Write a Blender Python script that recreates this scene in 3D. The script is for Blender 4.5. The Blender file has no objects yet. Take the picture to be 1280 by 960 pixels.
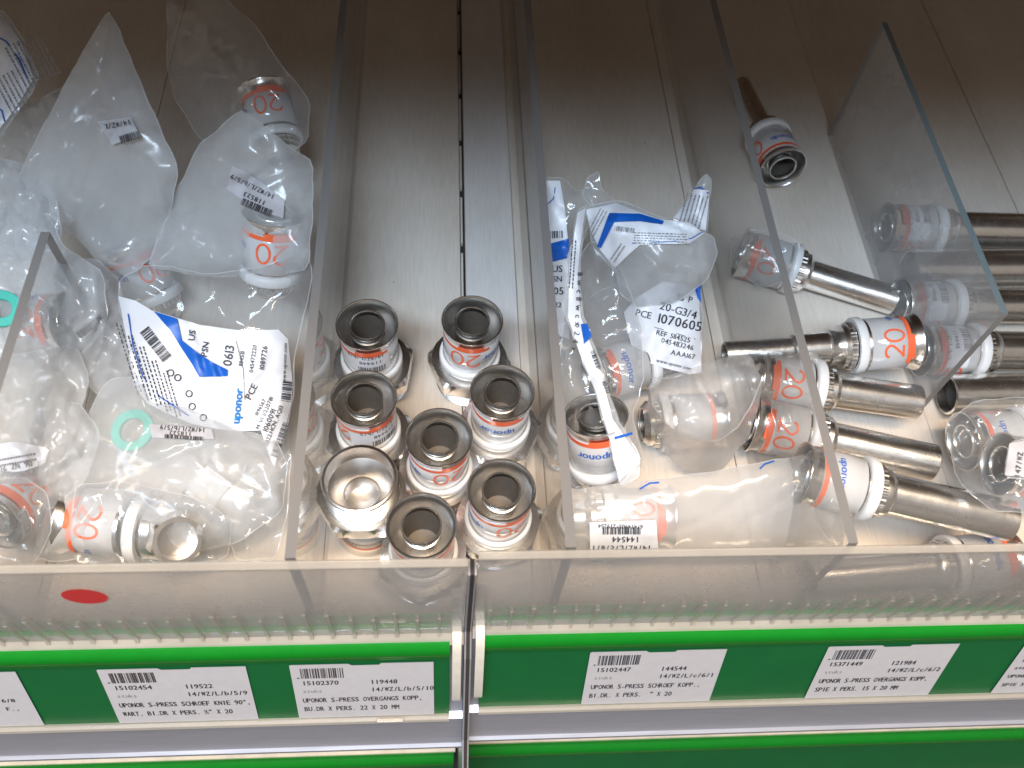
import bpy, bmesh, math, random
from mathutils import Vector, Matrix, noise
from mathutils.geometry import delaunay_2d_cdt, tessellate_polygon
random.seed(4)
MM = 0.001
PI = math.pi
R = math.radians
sc = bpy.context.scene
C = sc.collection

# ------------------------------------------------------------------ camera
FPX = 1113.0
zc = Vector((85, 700, 1113)).normalized()
yc = Vector((-85, 1780, -1113)).normalized()
xc = yc.cross(zc).normalized()
ROT = Matrix((xc, yc, zc))                 # camera vector -> world vector
CAMH = 396.0
def ray(px, py):
    return ROT @ Vector((px - 640, 480 - py, -FPX))
_r = ray(586, 777)
CAM = Vector((0, 0, 0)) - _r * (CAMH / -_r.z)
def at(px, py, z):                         # millimetre point seen at a pixel, at height z
    r = ray(px, py)
    return CAM + r * ((z - CAM.z) / r.z)
cd = bpy.data.cameras.new('camera')
cam = bpy.data.objects.new('camera', cd); C.objects.link(cam)
cam.matrix_world = Matrix.Translation(CAM * MM) @ ROT.to_4x4()
cd.sensor_width = 36; cd.lens = FPX / 1280 * 36
cd.clip_start = 0.01; cd.clip_end = 50
cd.dof.use_dof = True; cd.dof.focus_distance = 0.42; cd.dof.aperture_fstop = 11
sc.camera = cam

# ------------------------------------------------------------------ light
w = bpy.data.worlds.new('World'); sc.world = w; w.use_nodes = True
nt = w.node_tree
bg = nt.nodes['Background']
tc = nt.nodes.new('ShaderNodeTexCoord'); sp = nt.nodes.new('ShaderNodeSeparateXYZ')
cr = nt.nodes.new('ShaderNodeValToRGB'); mr = nt.nodes.new('ShaderNodeMapRange')
mr.inputs[1].default_value = -1; mr.inputs[2].default_value = 1
nt.links.new(tc.outputs['Generated'], sp.inputs[0]); nt.links.new(sp.outputs[2], mr.inputs[0])
nt.links.new(mr.outputs[0], cr.inputs[0]); nt.links.new(cr.outputs[0], bg.inputs[0])
e = cr.color_ramp.elements
e[0].position = 0.25; e[0].color = (0.14, 0.105, 0.08, 1)
e[1].position = 0.75; e[1].color = (0.52, 0.45, 0.38, 1)
bg.inputs[1].default_value = 0.58
def area(name, loc, target, size, sy, power, col):
    l = bpy.data.lights.new(name, 'AREA'); l.shape = 'RECTANGLE'
    l.size = size; l.size_y = sy; l.energy = power; l.color = col
    o = bpy.data.objects.new(name, l); C.objects.link(o)
    o.location = loc
    o.rotation_euler = (Vector(target) - Vector(loc)).to_track_quat('-Z', 'Y').to_euler()
    return o
area('ceiling_lamp_cool', (-0.50, -0.98, 2.05), (-0.05, 0.12, 0), 1.4, 0.34, 66, (0.66, 0.82, 1.0))
area('ceiling_lamp_warm', (0.15, -0.42, 2.1), (0.0, 0.0, 0), 1.3, 0.30, 72, (1.0, 0.79, 0.58))
sc.view_settings.view_transform = 'Standard'; sc.view_settings.look = 'None'
sc.view_settings.exposure = 0.0; sc.view_settings.gamma = 1

# ------------------------------------------------------------------ materials
def newmat(name):
    m = bpy.data.materials.new(name); m.use_nodes = True
    return m, m.node_tree, m.node_tree.nodes['Principled BSDF']
def noise_node(nt, scale, detail=4, stretch=None, rough=0.55, obj=True):
    t = nt.nodes.new('ShaderNodeTexCoord')
    n = nt.nodes.new('ShaderNodeTexNoise'); n.inputs['Scale'].default_value = scale
    n.inputs['Detail'].default_value = detail; n.inputs['Roughness'].default_value = rough
    if stretch:
        mp = nt.nodes.new('ShaderNodeMapping'); mp.inputs['Scale'].default_value = stretch
        nt.links.new(t.outputs['Object'], mp.inputs[0]); nt.links.new(mp.outputs[0], n.inputs[0])
    else:
        nt.links.new(t.outputs['Object'], n.inputs[0])
    return n
def ramp(nt, src, c0, c1, p0=0.3, p1=0.7):
    r = nt.nodes.new('ShaderNodeValToRGB')
    r.color_ramp.elements[0].position = p0; r.color_ramp.elements[1].position = p1
    r.color_ramp.elements[0].color = (*c0, 1); r.color_ramp.elements[1].color = (*c1, 1)
    nt.links.new(src, r.inputs[0]); return r
def bump(nt, src, strength, dist, bs):
    b = nt.nodes.new('ShaderNodeBump'); b.inputs['Strength'].default_value = strength
    b.inputs['Distance'].default_value = dist
    nt.links.new(src, b.inputs['Height']); nt.links.new(b.outputs[0], bs.inputs['Normal']); return b
def mat(name, col, rough=0.5, metal=0.0, var=0.12, scale=300, bumpd=0.0, stretch=None, rv=0.12, spec=0.5):
    m, nt, bs = newmat(name)
    n = noise_node(nt, scale, 4, stretch)
    c0 = tuple(c * (1 - var) for c in col); c1 = tuple(min(1, c * (1 + var)) for c in col)
    r = ramp(nt, n.outputs[0], c0, c1); nt.links.new(r.outputs[0], bs.inputs['Base Color'])
    mrn = nt.nodes.new('ShaderNodeMapRange'); mrn.inputs[3].default_value = max(0.02, rough - rv)
    mrn.inputs[4].default_value = rough + rv
    n2 = noise_node(nt, scale * 0.35, 5, stretch)
    nt.links.new(n2.outputs[0], mrn.inputs[0]); nt.links.new(mrn.outputs[0], bs.inputs['Roughness'])
    bs.inputs['Metallic'].default_value = metal
    bs.inputs['Specular IOR Level'].default_value = spec
    if bumpd: bump(nt, n.outputs[0], 1.0, bumpd, bs)
    return m
def film_mat(name, haze, tint=(0.97, 0.975, 0.98), hcol=(0.82, 0.83, 0.84), rough=0.09, bscale=160, bd=0.0009, gl=1.0, edge=0.35):
    m = bpy.data.materials.new(name); m.use_nodes = True; nt = m.node_tree; N = nt.nodes
    N.remove(N['Principled BSDF']); out = N['Material Output']
    tr = N.new('ShaderNodeBsdfTransparent'); tr.inputs[0].default_value = (*tint, 1)
    df = N.new('ShaderNodeBsdfDiffuse'); df.inputs[0].default_value = (*hcol, 1)
    tl = N.new('ShaderNodeBsdfTranslucent'); tl.inputs[0].default_value = (*hcol, 1)
    md = N.new('ShaderNodeMixShader'); md.inputs[0].default_value = 0.35
    nt.links.new(df.outputs[0], md.inputs[1]); nt.links.new(tl.outputs[0], md.inputs[2])
    gs = N.new('ShaderNodeBsdfGlossy'); gs.inputs['Roughness'].default_value = rough
    m1 = N.new('ShaderNodeMixShader'); m2 = N.new('ShaderNodeMixShader')
    lw = N.new('ShaderNodeLayerWeight'); lw.inputs[0].default_value = 0.35
    n0 = noise_node(nt, 25, 5)
    a = N.new('ShaderNodeMath'); a.operation = 'MULTIPLY_ADD'; a.inputs[1].default_value = haze * 0.9; a.inputs[2].default_value = haze * 0.55
    nt.links.new(n0.outputs[0], a.inputs[0])
    b = N.new('ShaderNodeMath'); b.operation = 'MULTIPLY_ADD'; b.inputs[1].default_value = edge; b.use_clamp = True
    nt.links.new(lw.outputs['Facing'], b.inputs[0]); nt.links.new(a.outputs[0], b.inputs[2])
    p = N.new('ShaderNodeMath'); p.operation = 'POWER'; p.inputs[1].default_value = 3.0
    nt.links.new(lw.outputs['Facing'], p.inputs[0]); nt.links.new(p.outputs[0], b.inputs[0])
    nt.links.new(b.outputs[0], m1.inputs[0])
    nt.links.new(tr.outputs[0], m1.inputs[1]); nt.links.new(md.outputs[0], m1.inputs[2])
    fr = N.new('ShaderNodeLayerWeight'); fr.inputs[0].default_value = 0.5
    f5 = N.new('ShaderNodeMath'); f5.operation = 'POWER'; f5.inputs[1].default_value = 5.0
    fm = N.new('ShaderNodeMath'); fm.operation = 'MULTIPLY_ADD'; fm.inputs[1].default_value = 0.9 * gl; fm.inputs[2].default_value = 0.045 * gl; fm.use_clamp = True
    nt.links.new(fr.outputs['Facing'], f5.inputs[0]); nt.links.new(f5.outputs[0], fm.inputs[0]); nt.links.new(fm.outputs[0], m2.inputs[0])
    nt.links.new(m1.outputs[0], m2.inputs[1]); nt.links.new(gs.outputs[0], m2.inputs[2])
    nt.links.new(m2.outputs[0], out.inputs[0])
    if bd:
        n1 = noise_node(nt, bscale * .22, 2); n1.noise_type = 'RIDGED_MULTIFRACTAL'; n1.inputs['Distortion'].default_value = 0.6
        bp = N.new('ShaderNodeBump'); bp.inputs['Strength'].default_value = 0.6; bp.inputs['Distance'].default_value = bd
        nt.links.new(n1.outputs[0], bp.inputs['Height'])
        for s in (gs, fr, lw): nt.links.new(bp.outputs[0], s.inputs['Normal'])
    return m

M = {}
M['floor'] = mat('brushed_shelf_metal', (0.72, 0.655, 0.585), 0.42, 0.12, 0.07, 60, 0.00003, (14, 1, 1))
M['rail'] = mat('pale_rail_metal', (0.74, 0.71, 0.69), 0.36, 0.15, 0.06, 60, 0.00003, (14, 1, 1))
for k_ in ('floor', 'rail'):
    nt_ = M[k_].node_tree; bs_ = nt_.nodes['Principled BSDF']; src_ = bs_.inputs['Base Color'].links[0].from_socket
    nn_ = noise_node(nt_, 22, 4, (1, .06, 1)); r_ = ramp(nt_, nn_.outputs[0], (.93, .91, .89), (1, 1, 1), .35, .62)
    mm_ = nt_.nodes.new('ShaderNodeMix'); mm_.data_type = 'RGBA'; mm_.blend_type = 'MULTIPLY'; mm_.inputs[0].default_value = 1
    nt_.links.new(src_, mm_.inputs[6]); nt_.links.new(r_.outputs[0], mm_.inputs[7])
    n3_ = noise_node(nt_, 9, 6); r3_ = ramp(nt_, n3_.outputs[0], (.88, .86, .83), (1, 1, 1), .3, .6)
    m3_ = nt_.nodes.new('ShaderNodeMix'); m3_.data_type = 'RGBA'; m3_.blend_type = 'MULTIPLY'; m3_.inputs[0].default_value = 1
    nt_.links.new(mm_.outputs[2], m3_.inputs[6]); nt_.links.new(r3_.outputs[0], m3_.inputs[7])
    nt_.links.new(m3_.outputs[2], bs_.inputs['Base Color'])
M['gap'] = mat('dark_gap', (0.03, 0.022, 0.017), 0.8)
M['shelf_under'] = mat('brown_shelf_underside', (0.20, 0.13, 0.09), 0.7)
M['acrylic'] = film_mat('acrylic_face', 0.05, (0.97, 0.97, 0.965), (0.62, 0.62, 0.62), 0.03, 20, 0.0, 1.0, 0.1)
M['acrylic_hazy'] = film_mat('dusty_acrylic_face', 0.30, (0.97, 0.975, 0.975), (0.75, 0.76, 0.78), 0.08, 20, 0.0, 1.0, 0.1)
M['acrylic_edge'] = film_mat('sawn_acrylic_edge', 1.3, (0.7, 0.7, 0.68), (0.27, 0.255, 0.245), 0.3, 400, 0.0003, 1.0, 0.2)
M['acrylic_edge_blue'] = film_mat('blue_green_acrylic_edge', 1.1, (0.7, 0.8, 0.82), (0.22, 0.27, 0.28), 0.2, 400, 0.0003, 1.0, 0.2)
M['lip'] = film_mat('front_lip_plastic', 0.36, (0.96, 0.95, 0.94), (0.76, 0.73, 0.70), 0.06, 25, 0.0015, 1.2, 0.15)
M['lip_edge'] = film_mat('front_lip_top_edge', 0.45, (0.85, 0.83, 0.8), (0.75, 0.7, 0.63), 0.15, 60, 0.0006, 1.5, 0.2)
M['film'] = film_mat('clear_bag_film', 0.13, bscale=110, bd=0.0009)
M['film_milky'] = film_mat('milky_bag_film', 0.38, (0.95, 0.96, 0.97), (0.80, 0.80, 0.80), 0.18, 80, 0.0006, 0.8)
M['film_mid'] = film_mat('cloudy_bag_film', 0.36, bscale=90, bd=0.0009)
M['film_dense'] = film_mat('dense_milky_bag_film', 0.40, (0.95, 0.95, 0.95), (0.80, 0.78, 0.76), 0.16, 80, 0.0008, 0.9)
M['veiled_paper'] = mat('shaded_grey_sticker', (0.42, 0.42, 0.44), 0.6)  # paper greyed, shade and bag haze put into its colour
M['bead'] = mat('bright_green_plastic', (0.003, 0.17, 0.012), 0.22, 0, 0.04, 100, 0, None, 0.04)
M['panel'] = mat('dark_green_plastic', (0.005, 0.095, 0.026), 0.34, 0, 0.06, 60, 0, None, 0.06)
M['green_reflection'] = mat('painted_green_reflection', (0.06, 0.36, 0.07), 0.5)  # colour of the green reflection low in the lips
M['alu'] = mat('grey_shelf_profile', (0.46, 0.47, 0.53), 0.35, 0.6, 0.06, 60, 0, (1, 14, 14))
M['cream'] = mat('cream_painted_metal', (0.62, 0.53, 0.40), 0.5, 0, 0.12, 90)
M['white'] = mat('white_plastic', (0.68, 0.68, 0.68), 0.35, 0, 0.03, 100)
M['capwhite'] = mat('ivory_end_cap_plastic', (0.56, 0.53, 0.47), 0.45, 0, 0.06, 200)
M['paper'] = mat('label_paper', (0.42, 0.41, 0.43), 0.6, 0, 0.03, 200)
M['print_sheet'] = mat('printed_bag_panel', (0.70, 0.71, 0.75), 0.35, 0, 0.02, 200)
M['ink'] = mat('black_ink', (0.035, 0.033, 0.04), 0.5)
M['ink_grey'] = mat('faded_grey_ink', (0.22, 0.22, 0.23), 0.5)
M['blue'] = mat('blue_ink', (0.006, 0.10, 0.46), 0.4, 0, 0.05)
M['skyblue'] = mat('lighter_blue_ink', (0.01, 0.18, 0.50), 0.4, 0, 0.05)
M['orange'] = mat('orange_print', (0.78, 0.13, 0.045), 0.35, 0, 0.05)
M['red'] = mat('red_sticker', (0.60, 0.03, 0.035), 0.4, 0, 0.05)
M['teal'] = mat('teal_rubber_seal', (0.05, 0.48, 0.38), 0.45, 0, 0.05)
M['steel'] = mat('stainless_steel', (0.80, 0.78, 0.75), 0.24, 1, 0.06, 200, 0, (1, 1, 8), 0.06)
M['steel_shaded'] = mat('shaded_matt_steel', (0.54, 0.52, 0.50), 0.34, 1, 0.08, 200)  # darker copy of the steel, shade of deep recesses put into the colour
M['nickel'] = mat('nickel_plated_brass', (0.86, 0.845, 0.82), 0.26, 1, 0.05, 350, 0.00005, None, 0.06)
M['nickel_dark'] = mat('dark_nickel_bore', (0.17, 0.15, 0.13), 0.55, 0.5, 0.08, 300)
M['sleeve_clear'] = film_mat('clear_window_ring', 0.90, (0.9, 0.9, 0.9), (0.74, 0.74, 0.75), 0.08, 60, 0.0, 1.2, 0.2)
M['dirt'] = mat('dirt_speck', (0.07, 0.05, 0.04), 0.8)

# ------------------------------------------------------------------ mesh helpers (all in mm)
def mesh(name, V, F, m, smooth=False, mats=None, idx=None):
    me = bpy.data.meshes.new(name)
    me.from_pydata([tuple(Vector(v) * MM) for v in V], [], F)
    for x in (mats or [m]): me.materials.append(x)
    if idx: me.polygons.foreach_set('material_index', idx)
    if smooth: me.polygons.foreach_set('use_smooth', [True] * len(me.polygons))
    me.update()
    return me
def link(name, me, parent=None, loc=None, kind=None):
    o = bpy.data.objects.new(name, me); C.objects.link(o)
    if parent: o.parent = parent
    if loc is not None: o.location = Vector(loc) * MM
    if kind: o['kind'] = kind
    return o
def obj(name, V, F, m, parent=None, smooth=False, kind=None, mats=None, idx=None, sharp=None):
    me = mesh(name, V, F, m, smooth, mats, idx)
    if sharp is not None:
        bm = bmesh.new(); bm.from_mesh(me)
        for ed in bm.edges:
            if len(ed.link_faces) == 2 and ed.calc_face_angle(0) > R(sharp): ed.smooth = False
        bm.to_mesh(me); bm.free()
    return link(name, me, parent, None, kind)
def tag(o, label, cat, group=None):
    o['label'] = label; o['category'] = cat
    if group: o['group'] = group
    return o
def thing(name, label, cat, loc=(0, 0, 0), group=None):
    o = bpy.data.objects.new(name, None); C.objects.link(o); o.empty_display_size = 0.01
    o.location = Vector(loc) * MM
    return tag(o, label, cat, group)
def box(x0, x1, y0, y1, z0, z1):
    V = [(x, y, z) for z in (z0, z1) for y in (y0, y1) for x in (x0, x1)]
    return V, [(0, 2, 3, 1), (4, 5, 7, 6), (0, 1, 5, 4), (2, 6, 7, 3), (0, 4, 6, 2), (1, 3, 7, 5)]
def bbox_bev(x0, x1, y0, y1, z0, z1, b):
    V, F = box(x0, x1, y0, y1, z0, z1)
    bm = bmesh.new(); vs = [bm.verts.new(v) for v in V]
    for f in F: bm.faces.new([vs[i] for i in f])
    bmesh.ops.bevel(bm, geom=bm.edges[:], offset=b, segments=2, affect='EDGES', profile=0.5)
    bm.verts.index_update()
    V = [tuple(v.co) for v in bm.verts]; F = [tuple(v.index for v in f.verts) for f in bm.faces]; bm.free()
    return V, F
def join(parts):
    V = []; F = []
    for v, f in parts:
        n = len(V); V += list(v); F += [tuple(i + n for i in q) for q in f]
    return V, F
def lathe(prof, seg=48, rf=None):
    V = []; F = []
    n = len(prof)
    for i, (r, z) in enumerate(prof):
        for s in range(seg):
            a = 2 * PI * s / seg
            rr = rf(r, z, a) if rf else r
            V.append((rr * math.cos(a), rr * math.sin(a), z))
    for i in range(n - 1):
        for s in range(seg):
            t = (s + 1) % seg
            F.append((i * seg + s, i * seg + t, (i + 1) * seg + t, (i + 1) * seg + s))
    return V, F
def extr(prof, x0, x1, close=True):        # (y,z) profile along x
    n = len(prof)
    V = [(x0, y, z) for y, z in prof] + [(x1, y, z) for y, z in prof]
    F = [(i, (i + 1) % n, n + (i + 1) % n, n + i) for i in range(n if close else n - 1)]
    if close: F += [tuple(range(n))[::-1], tuple(range(n, 2 * n))]
    return V, F

# ------------------------------------------------------------------ lettering
_g = {}
def glyph(ch):
    if ch in _g: return _g[ch]
    if ch == ' ':
        _g[ch] = ([], [], 0.35); return _g[ch]
    cu = bpy.data.curves.new('g', 'FONT'); cu.body = ch; cu.resolution_u = 2; cu.size = 1
    o = bpy.data.objects.new('g', cu)
    me = bpy.data.meshes.new_from_object(o)
    V = [(v.co.x, v.co.y) for v in me.vertices]; F = [tuple(p.vertices) for p in me.polygons]
    bpy.data.objects.remove(o); bpy.data.curves.remove(cu); bpy.data.meshes.remove(me)
    x0 = min(v[0] for v in V); x1 = max(v[0] for v in V)
    _g[ch] = ([(x - x0, y) for x, y in V], F, x1 - x0); return _g[ch]
def text(s, x, y, size, mono=None, sx=1.0, bold=0):
    """2D polygons of a line of text; x,y baseline start; size = em. mono = fixed advance (em)."""
    V = []; F = []; cx = x
    for ch in s:
        gv, gf, gw = glyph(ch)
        offs = [(0, 0)] if not bold else [(0, 0), (bold, 0)]
        ox = cx + (max(0, (mono - gw) / 2) * size * sx if mono else 0)
        if mono and gw > mono * 0.86: k = mono * 0.86 / gw; ox = cx + mono * 0.07 * size * sx
        else: k = 1
        for dx, dy in offs:
            n = len(V)
            V += [(ox + (vx * k + dx) * size * sx, y + (vy + dy) * size) for vx, vy in gv]
            F += [tuple(i + n for i in f) for f in gf]
        cx += (mono if mono else gw + 0.09) * size * sx
    return V, F
def bars(x, y, w, h, n=26, seed=0):
    rnd = random.Random(seed); V = []; F = []; cx = x
    ws = [rnd.choice((1, 1, 2, 3)) for _ in range(2 * n)]
    k = w / sum(ws)
    for i, q in enumerate(ws):
        if i % 2 == 0:
            m = len(V); V += [(cx, y), (cx + q * k, y), (cx + q * k, y + h), (cx, y + h)]; F.append((m, m + 1, m + 2, m + 3))
        cx += q * k
    return V, F
def rect(x0, y0, x1, y1, nx=1, ny=1):
    V = [(x0 + (x1 - x0) * i / nx, y0 + (y1 - y0) * j / ny) for j in range(ny + 1) for i in range(nx + 1)]
    F = [(j * (nx + 1) + i, j * (nx + 1) + i + 1, (j + 1) * (nx + 1) + i + 1, (j + 1) * (nx + 1) + i) for j in range(ny) for i in range(nx)]
    return V, F
def ribbon(pts, w, close=False):
    V = []; F = []; n = len(pts)
    for i, p in enumerate(pts):
        a = Vector(pts[(i - 1) % n] if (close or i) else p); b = Vector(pts[(i + 1) % n] if (close or i < n - 1) else p)
        d = (b - a).normalized(); q = Vector((-d.y, d.x)) * w / 2; p = Vector(p)
        V += [tuple(p + q), tuple(p - q)]
    for i in range(n if close else n - 1):
        j = (i + 1) % n; F.append((2 * i, 2 * i + 1, 2 * j + 1, 2 * j))
    return V, F
def scribble(x, y, w, h, n, seed=0):       # rows of unreadably small print
    rnd = random.Random(seed); V = []; F = []
    for r in range(n):
        yy = y + h * r / n; cx = x
        while cx < x + w:
            l = rnd.uniform(0.02, 0.07) * w
            m = len(V); hh = h / n * 0.34
            V += [(cx, yy), (cx + l, yy), (cx + l, yy + hh), (cx, yy + hh)]; F.append((m, m + 1, m + 2, m + 3))
            cx += l + rnd.uniform(0.012, 0.03) * w
    return V, F
def TT(VF, rot=0, ox=0, oy=0):
    c, s = math.cos(R(rot)), math.sin(R(rot))
    return [(x * c - y * s + ox, x * s + y * c + oy) for x, y in VF[0]], VF[1]
def mapped(VF, fn): return [fn(*v) for v in VF[0]], VF[1]
def two_zero(h, w, sw):
    two = []
    for k in range(13):
        a = PI * 0.95 - k / 12 * PI * 1.12
        two.append((w / 2 + w / 2 * math.cos(a), h * 0.72 + h * 0.28 * math.sin(a)))
    two += [(w * 0.7, h * 0.40), (w * 0.35, h * 0.18), (0.02 * w, 0)]
    a = ribbon(two, sw); b = ribbon([(0, sw / 2), (w * .33, sw / 2), (w * .66, sw / 2), (w, sw / 2)], sw)
    z = [(w * 1.35 + w / 2 + w / 2 * math.cos(t * 2 * PI / 22), h / 2 + h / 2 * math.sin(t * 2 * PI / 22)) for t in range(22)]
    return join([a, b, ribbon(z, sw, True)])

# ------------------------------------------------------------------ the shelf
def struct(name, V, F, m, parent=None, smooth=False, sharp=None):
    o = obj(name, V, F, m, parent, smooth, None if parent else 'structure', sharp=sharp); return o
DY = -2.6                                  # the left bay stands a little proud
struct('shelf_under_floor', *box(-500, 700, -4, 640, -9, -4), M['gap'])
def panels(name, edges, y0, m, extra=None):
    root = bpy.data.objects.new(name, None); C.objects.link(root); root['kind'] = 'structure'
    for x0, x1, z, mm in edges:
        V, F = bbox_bev(x0 + .18, x1 - .18, y0, 620, -3.5, z, .3)
        o = obj('panel', V, F, mm, root)
    return root
xa = at(436, 280, 0).x
xs1 = at(855, 245, 0).x; xs2 = at(1102, 354, 0).x; xs3 = at(1269, 257, 0).x
panels('left_shelf_floor', [(-420, -190, 0, M['floor']), (-190, xa, 0, M['floor']), (xa, -1.6, 0, M['floor'])], DY + 1, None)
xr = at(645, 350, 1.5).x
panels('right_shelf_floor', [(1.0, xr, 2.0, M['rail']), (xr, xs1, 0, M['floor']), (xs1, xs2, 0.3, M['floor']), (xs2, xs3, 0, M['floor']), (xs3, 460, 0.3, M['floor'])], 1, None)
# slotted upright between the bays
up = link('slotted_upright', None); up['kind'] = 'structure'
V, F = box(-1.6, 1.0, 0, 620, -60, -6)
obj('back_strip', V, F, M['gap'], up)
y = 4
V = []; F = []
parts = []
while y < 600:
    parts.append(box(-1.3, -0.2, y, y + 36, -5, -1.0)); y += 44
obj('slot_bridge', *join(parts), M['floor'], up)
struct('shelf_above', *box(-700, 800, 4, 640, 432, 470), M['shelf_under'])
struct('back_wall', *box(-500, 700, 622, 628, -300, 432), M['shelf_under'])
# specks of dirt on the floor
dv = []
for px, py in ((433, 678), (420, 470), (806, 178), (604, 252), (492, 352), (368, 699), (706, 683), (430, 640), (512, 640), (1010, 300)):
    p = at(px, py, 0.4); r = random.uniform(.25, .55)
    dv.append(lathe([(0.01, 0.5), (r * .7, .4), (r, 0)], 7)); dv[-1] = ([(x + p.x, y + p.y, z) for x, y, z in dv[-1][0]], dv[-1][1])
o = obj('dirt', *join(dv), M['dirt'], kind='stuff'); tag(o, 'tiny dark dirt specks scattered on the metal shelf floor', 'dirt')

# ---- front lips, price channels
LIPH = 85
def lip(x0, x1, dy, label):
    t = thing('front_lip', label, 'shelf lip', ((x0 + x1) / 2, dy, 0), 'clear lips along the shelf front')
    cx = (x0 + x1) / 2; a = x0 - cx; b = x1 - cx
    V, F = bbox_bev(a, b, -2.6, 0, 0.2, LIPH - 2.2, .3)
    obj('lip_panel', V, F, M['lip'], t)
    V, F = extr([(-3.0, LIPH - 2.2), (0.3, LIPH - 2.2), (0.3, LIPH - .6), (-.3, LIPH), (-2.4, LIPH), (-3.0, LIPH - .6)], a, b)
    obj('top_rim', V, F, M['lip_edge'], t)
    V, F = extr([(-2.6, 1.2), (-7.0, -2.2), (-7.0, -3.2), (-2.6, 0.2)], a, b)
    obj('foot', V, F, M['lip_edge'], t)
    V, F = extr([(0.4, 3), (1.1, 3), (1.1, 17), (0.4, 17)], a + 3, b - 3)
    obj('reflection_strip', V, F, M['green_reflection'], t)  # added strip standing in for the channel's green reflection in the lip
    x = a + 7; rme = None
    while x < b - 3:
        if rme is None:
            Vr, Fr = extr([(-0.4, 1), (-4.2, 0.5), (-3.2, 4), (-2.9, 25), (-2.2, 27), (-0.4, 26)], -.8, .8)
            rme = mesh('rib', Vr, Fr, M['lip_edge'])
        o = link('rib', rme, t); o.location = (x * MM, 0, 0); o.scale = (random.uniform(.7, 1.15), 1, random.uniform(.8, 1.2))
        x += 9.3
    return t
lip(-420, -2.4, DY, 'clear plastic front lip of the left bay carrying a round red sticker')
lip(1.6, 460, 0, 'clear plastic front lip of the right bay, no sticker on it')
# red sticker on the left lip
p = at(106, 745, 0); 
r_ = ray(106, 745); P = CAM + r_ * ((DY - 2.9 - CAM.y) / r_.y)
V = [(0, 0, 0)] + [(8.2 * math.cos(t * PI / 20), 0, 8.2 * math.sin(t * PI / 20)) for t in range(40)]
F = [(0, 1 + t, 1 + (t + 1) % 40) for t in range(40)]
V2 = [(x, y - .25, z) for x, y, z in V]
VV, FF = join([(V2, F)]); 
o = obj('round_sticker', VV, FF, M['red']); o.location = P * MM
tag(o, 'round red sticker on the clear front lip at the left', 'sticker')

LEAN = R(18)
dn = Vector((0, -math.sin(LEAN), -math.cos(LEAN))); nrm = Vector((0, -math.cos(LEAN), math.sin(LEAN)))
def channel(x0, x1, px, py, z, label, cat='price rail'):
    """price channel whose bead top is at the given pixel and height"""
    P0 = at(px, py, z); P0.x = 0
    t = thing('price_channel', label, cat, P0, 'green price channels on the shelf edges')
    def pr(d, n): v = dn * d + nrm * n; return (v.y, v.z)
    bead = [pr(0, -2), pr(-.6, .8), pr(1.2, 2.6), pr(4.4, 3.3), pr(8.0, 3.0), pr(9.2, 2.2), pr(10.8, 2.2), pr(11.8, 1.6), pr(12.2, -.5), pr(12.2, -2)]
    o = obj('bead', *extr(bead, x0, x1), M['bead'], t, True, sharp=50)
    o = obj('backing', *extr([pr(12, -2), pr(12, -.5), pr(64, -.5), pr(64, -2)], x0, x1), M['panel'], t)
    o = obj('lower_rim', *extr([pr(62.0, -.4), pr(61.8, 1.6), pr(62.8, 2.4), pr(64.6, 2.4), pr(64.8, -2)], x0, x1), M['lip_edge'], t)
    return t, P0
chL, PL = channel(-420, -8.6, 560, 800.5, -2, 'green price channel with two full labels on the left bay')
chR, PR = channel(5.8, 460, 605, 792, -2, 'green price channel with two full labels on the right bay')

def price_label(P0, pxl, pyl, n, rows, label, wmm=65, partial=None, skew=0):
    """paper label standing in a channel; its top left corner is placed along the channel under a pixel"""
    # intersect pixel ray with channel plane
    r = ray(pxl, pyl); k = (P0 - CAM).dot(nrm) / r.dot(nrm); q = CAM + r * k
    d0 = 16.5; H = 45.0
    t = thing('price_label', label, 'price label', (q.x, 0, 0), 'paper price labels in the green channels')
    def fn(u, v, o=0.1):                    # u right, v up from the bottom of the label
        p = P0 + dn * (d0 + H - v) + nrm * (o); return (u, p.y, p.z)
    # serrated outline with a notch in the top edge
    pts = [(0, 0), (wmm, 0), (wmm, H)]
    x = wmm
    while x > wmm * .64: x -= 1.0; pts += [(x + .5, H + .55), (x, H)]
    pts += [(wmm * .62, H - 1.0), (wmm * .43, H - 1.0), (wmm * .41, H)]
    x = wmm * .41
    while x > 1.2: x -= 1.0; pts += [(x + .5, H + .55), (x, H)]
    pts += [(0, H)]
    tri = tessellate_polygon([[Vector((a, b, 0)) for a, b in pts]])
    obj('paper', [fn(a, b, .2) for a, b in pts], [tuple(f) for f in tri], M['paper'], t)
    L = []; G = []
    if not partial:
        L.append(bars(4.4, H - 10.6, 20, 8.0, 24, n)); L.append(rect(2.6, H - 10.6, 3.6, H - 9.8))
        L.append(text(rows[0], 4.2, H - 16.2, 4.9, mono=.5, sx=.86, bold=.035)); L.append(text(rows[1], 35.5, H - 16.4, 4.9, mono=.5, sx=.86, bold=.035))
        G.append(text('stuks', 4.0, H - 22.6, 4.0, mono=.5, sx=.9)); L.append(text(rows[2], 35.5, H - 22.8, 4.9, mono=.5, sx=.86, bold=.035))
        L.append(text(rows[3], 3.2, H - 31.0, 5.3, mono=.46, sx=.77, bold=.035)); L.append(text(rows[4], 3.2, H - 38.6, 5.3, mono=.46, sx=.77, bold=.035))
    else:
        for s, x, yy in partial: L.append(text(s, x, yy, 4.1, mono=.5, bold=.03))
    def fo(u, v): return fn(u, v, .42)
    obj('lettering', *mapped(join(L), fo), M['ink'], t)
    if G: obj('unit_lettering', *mapped(join(G), fo), M['ink_grey'], t)
    return t
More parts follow.
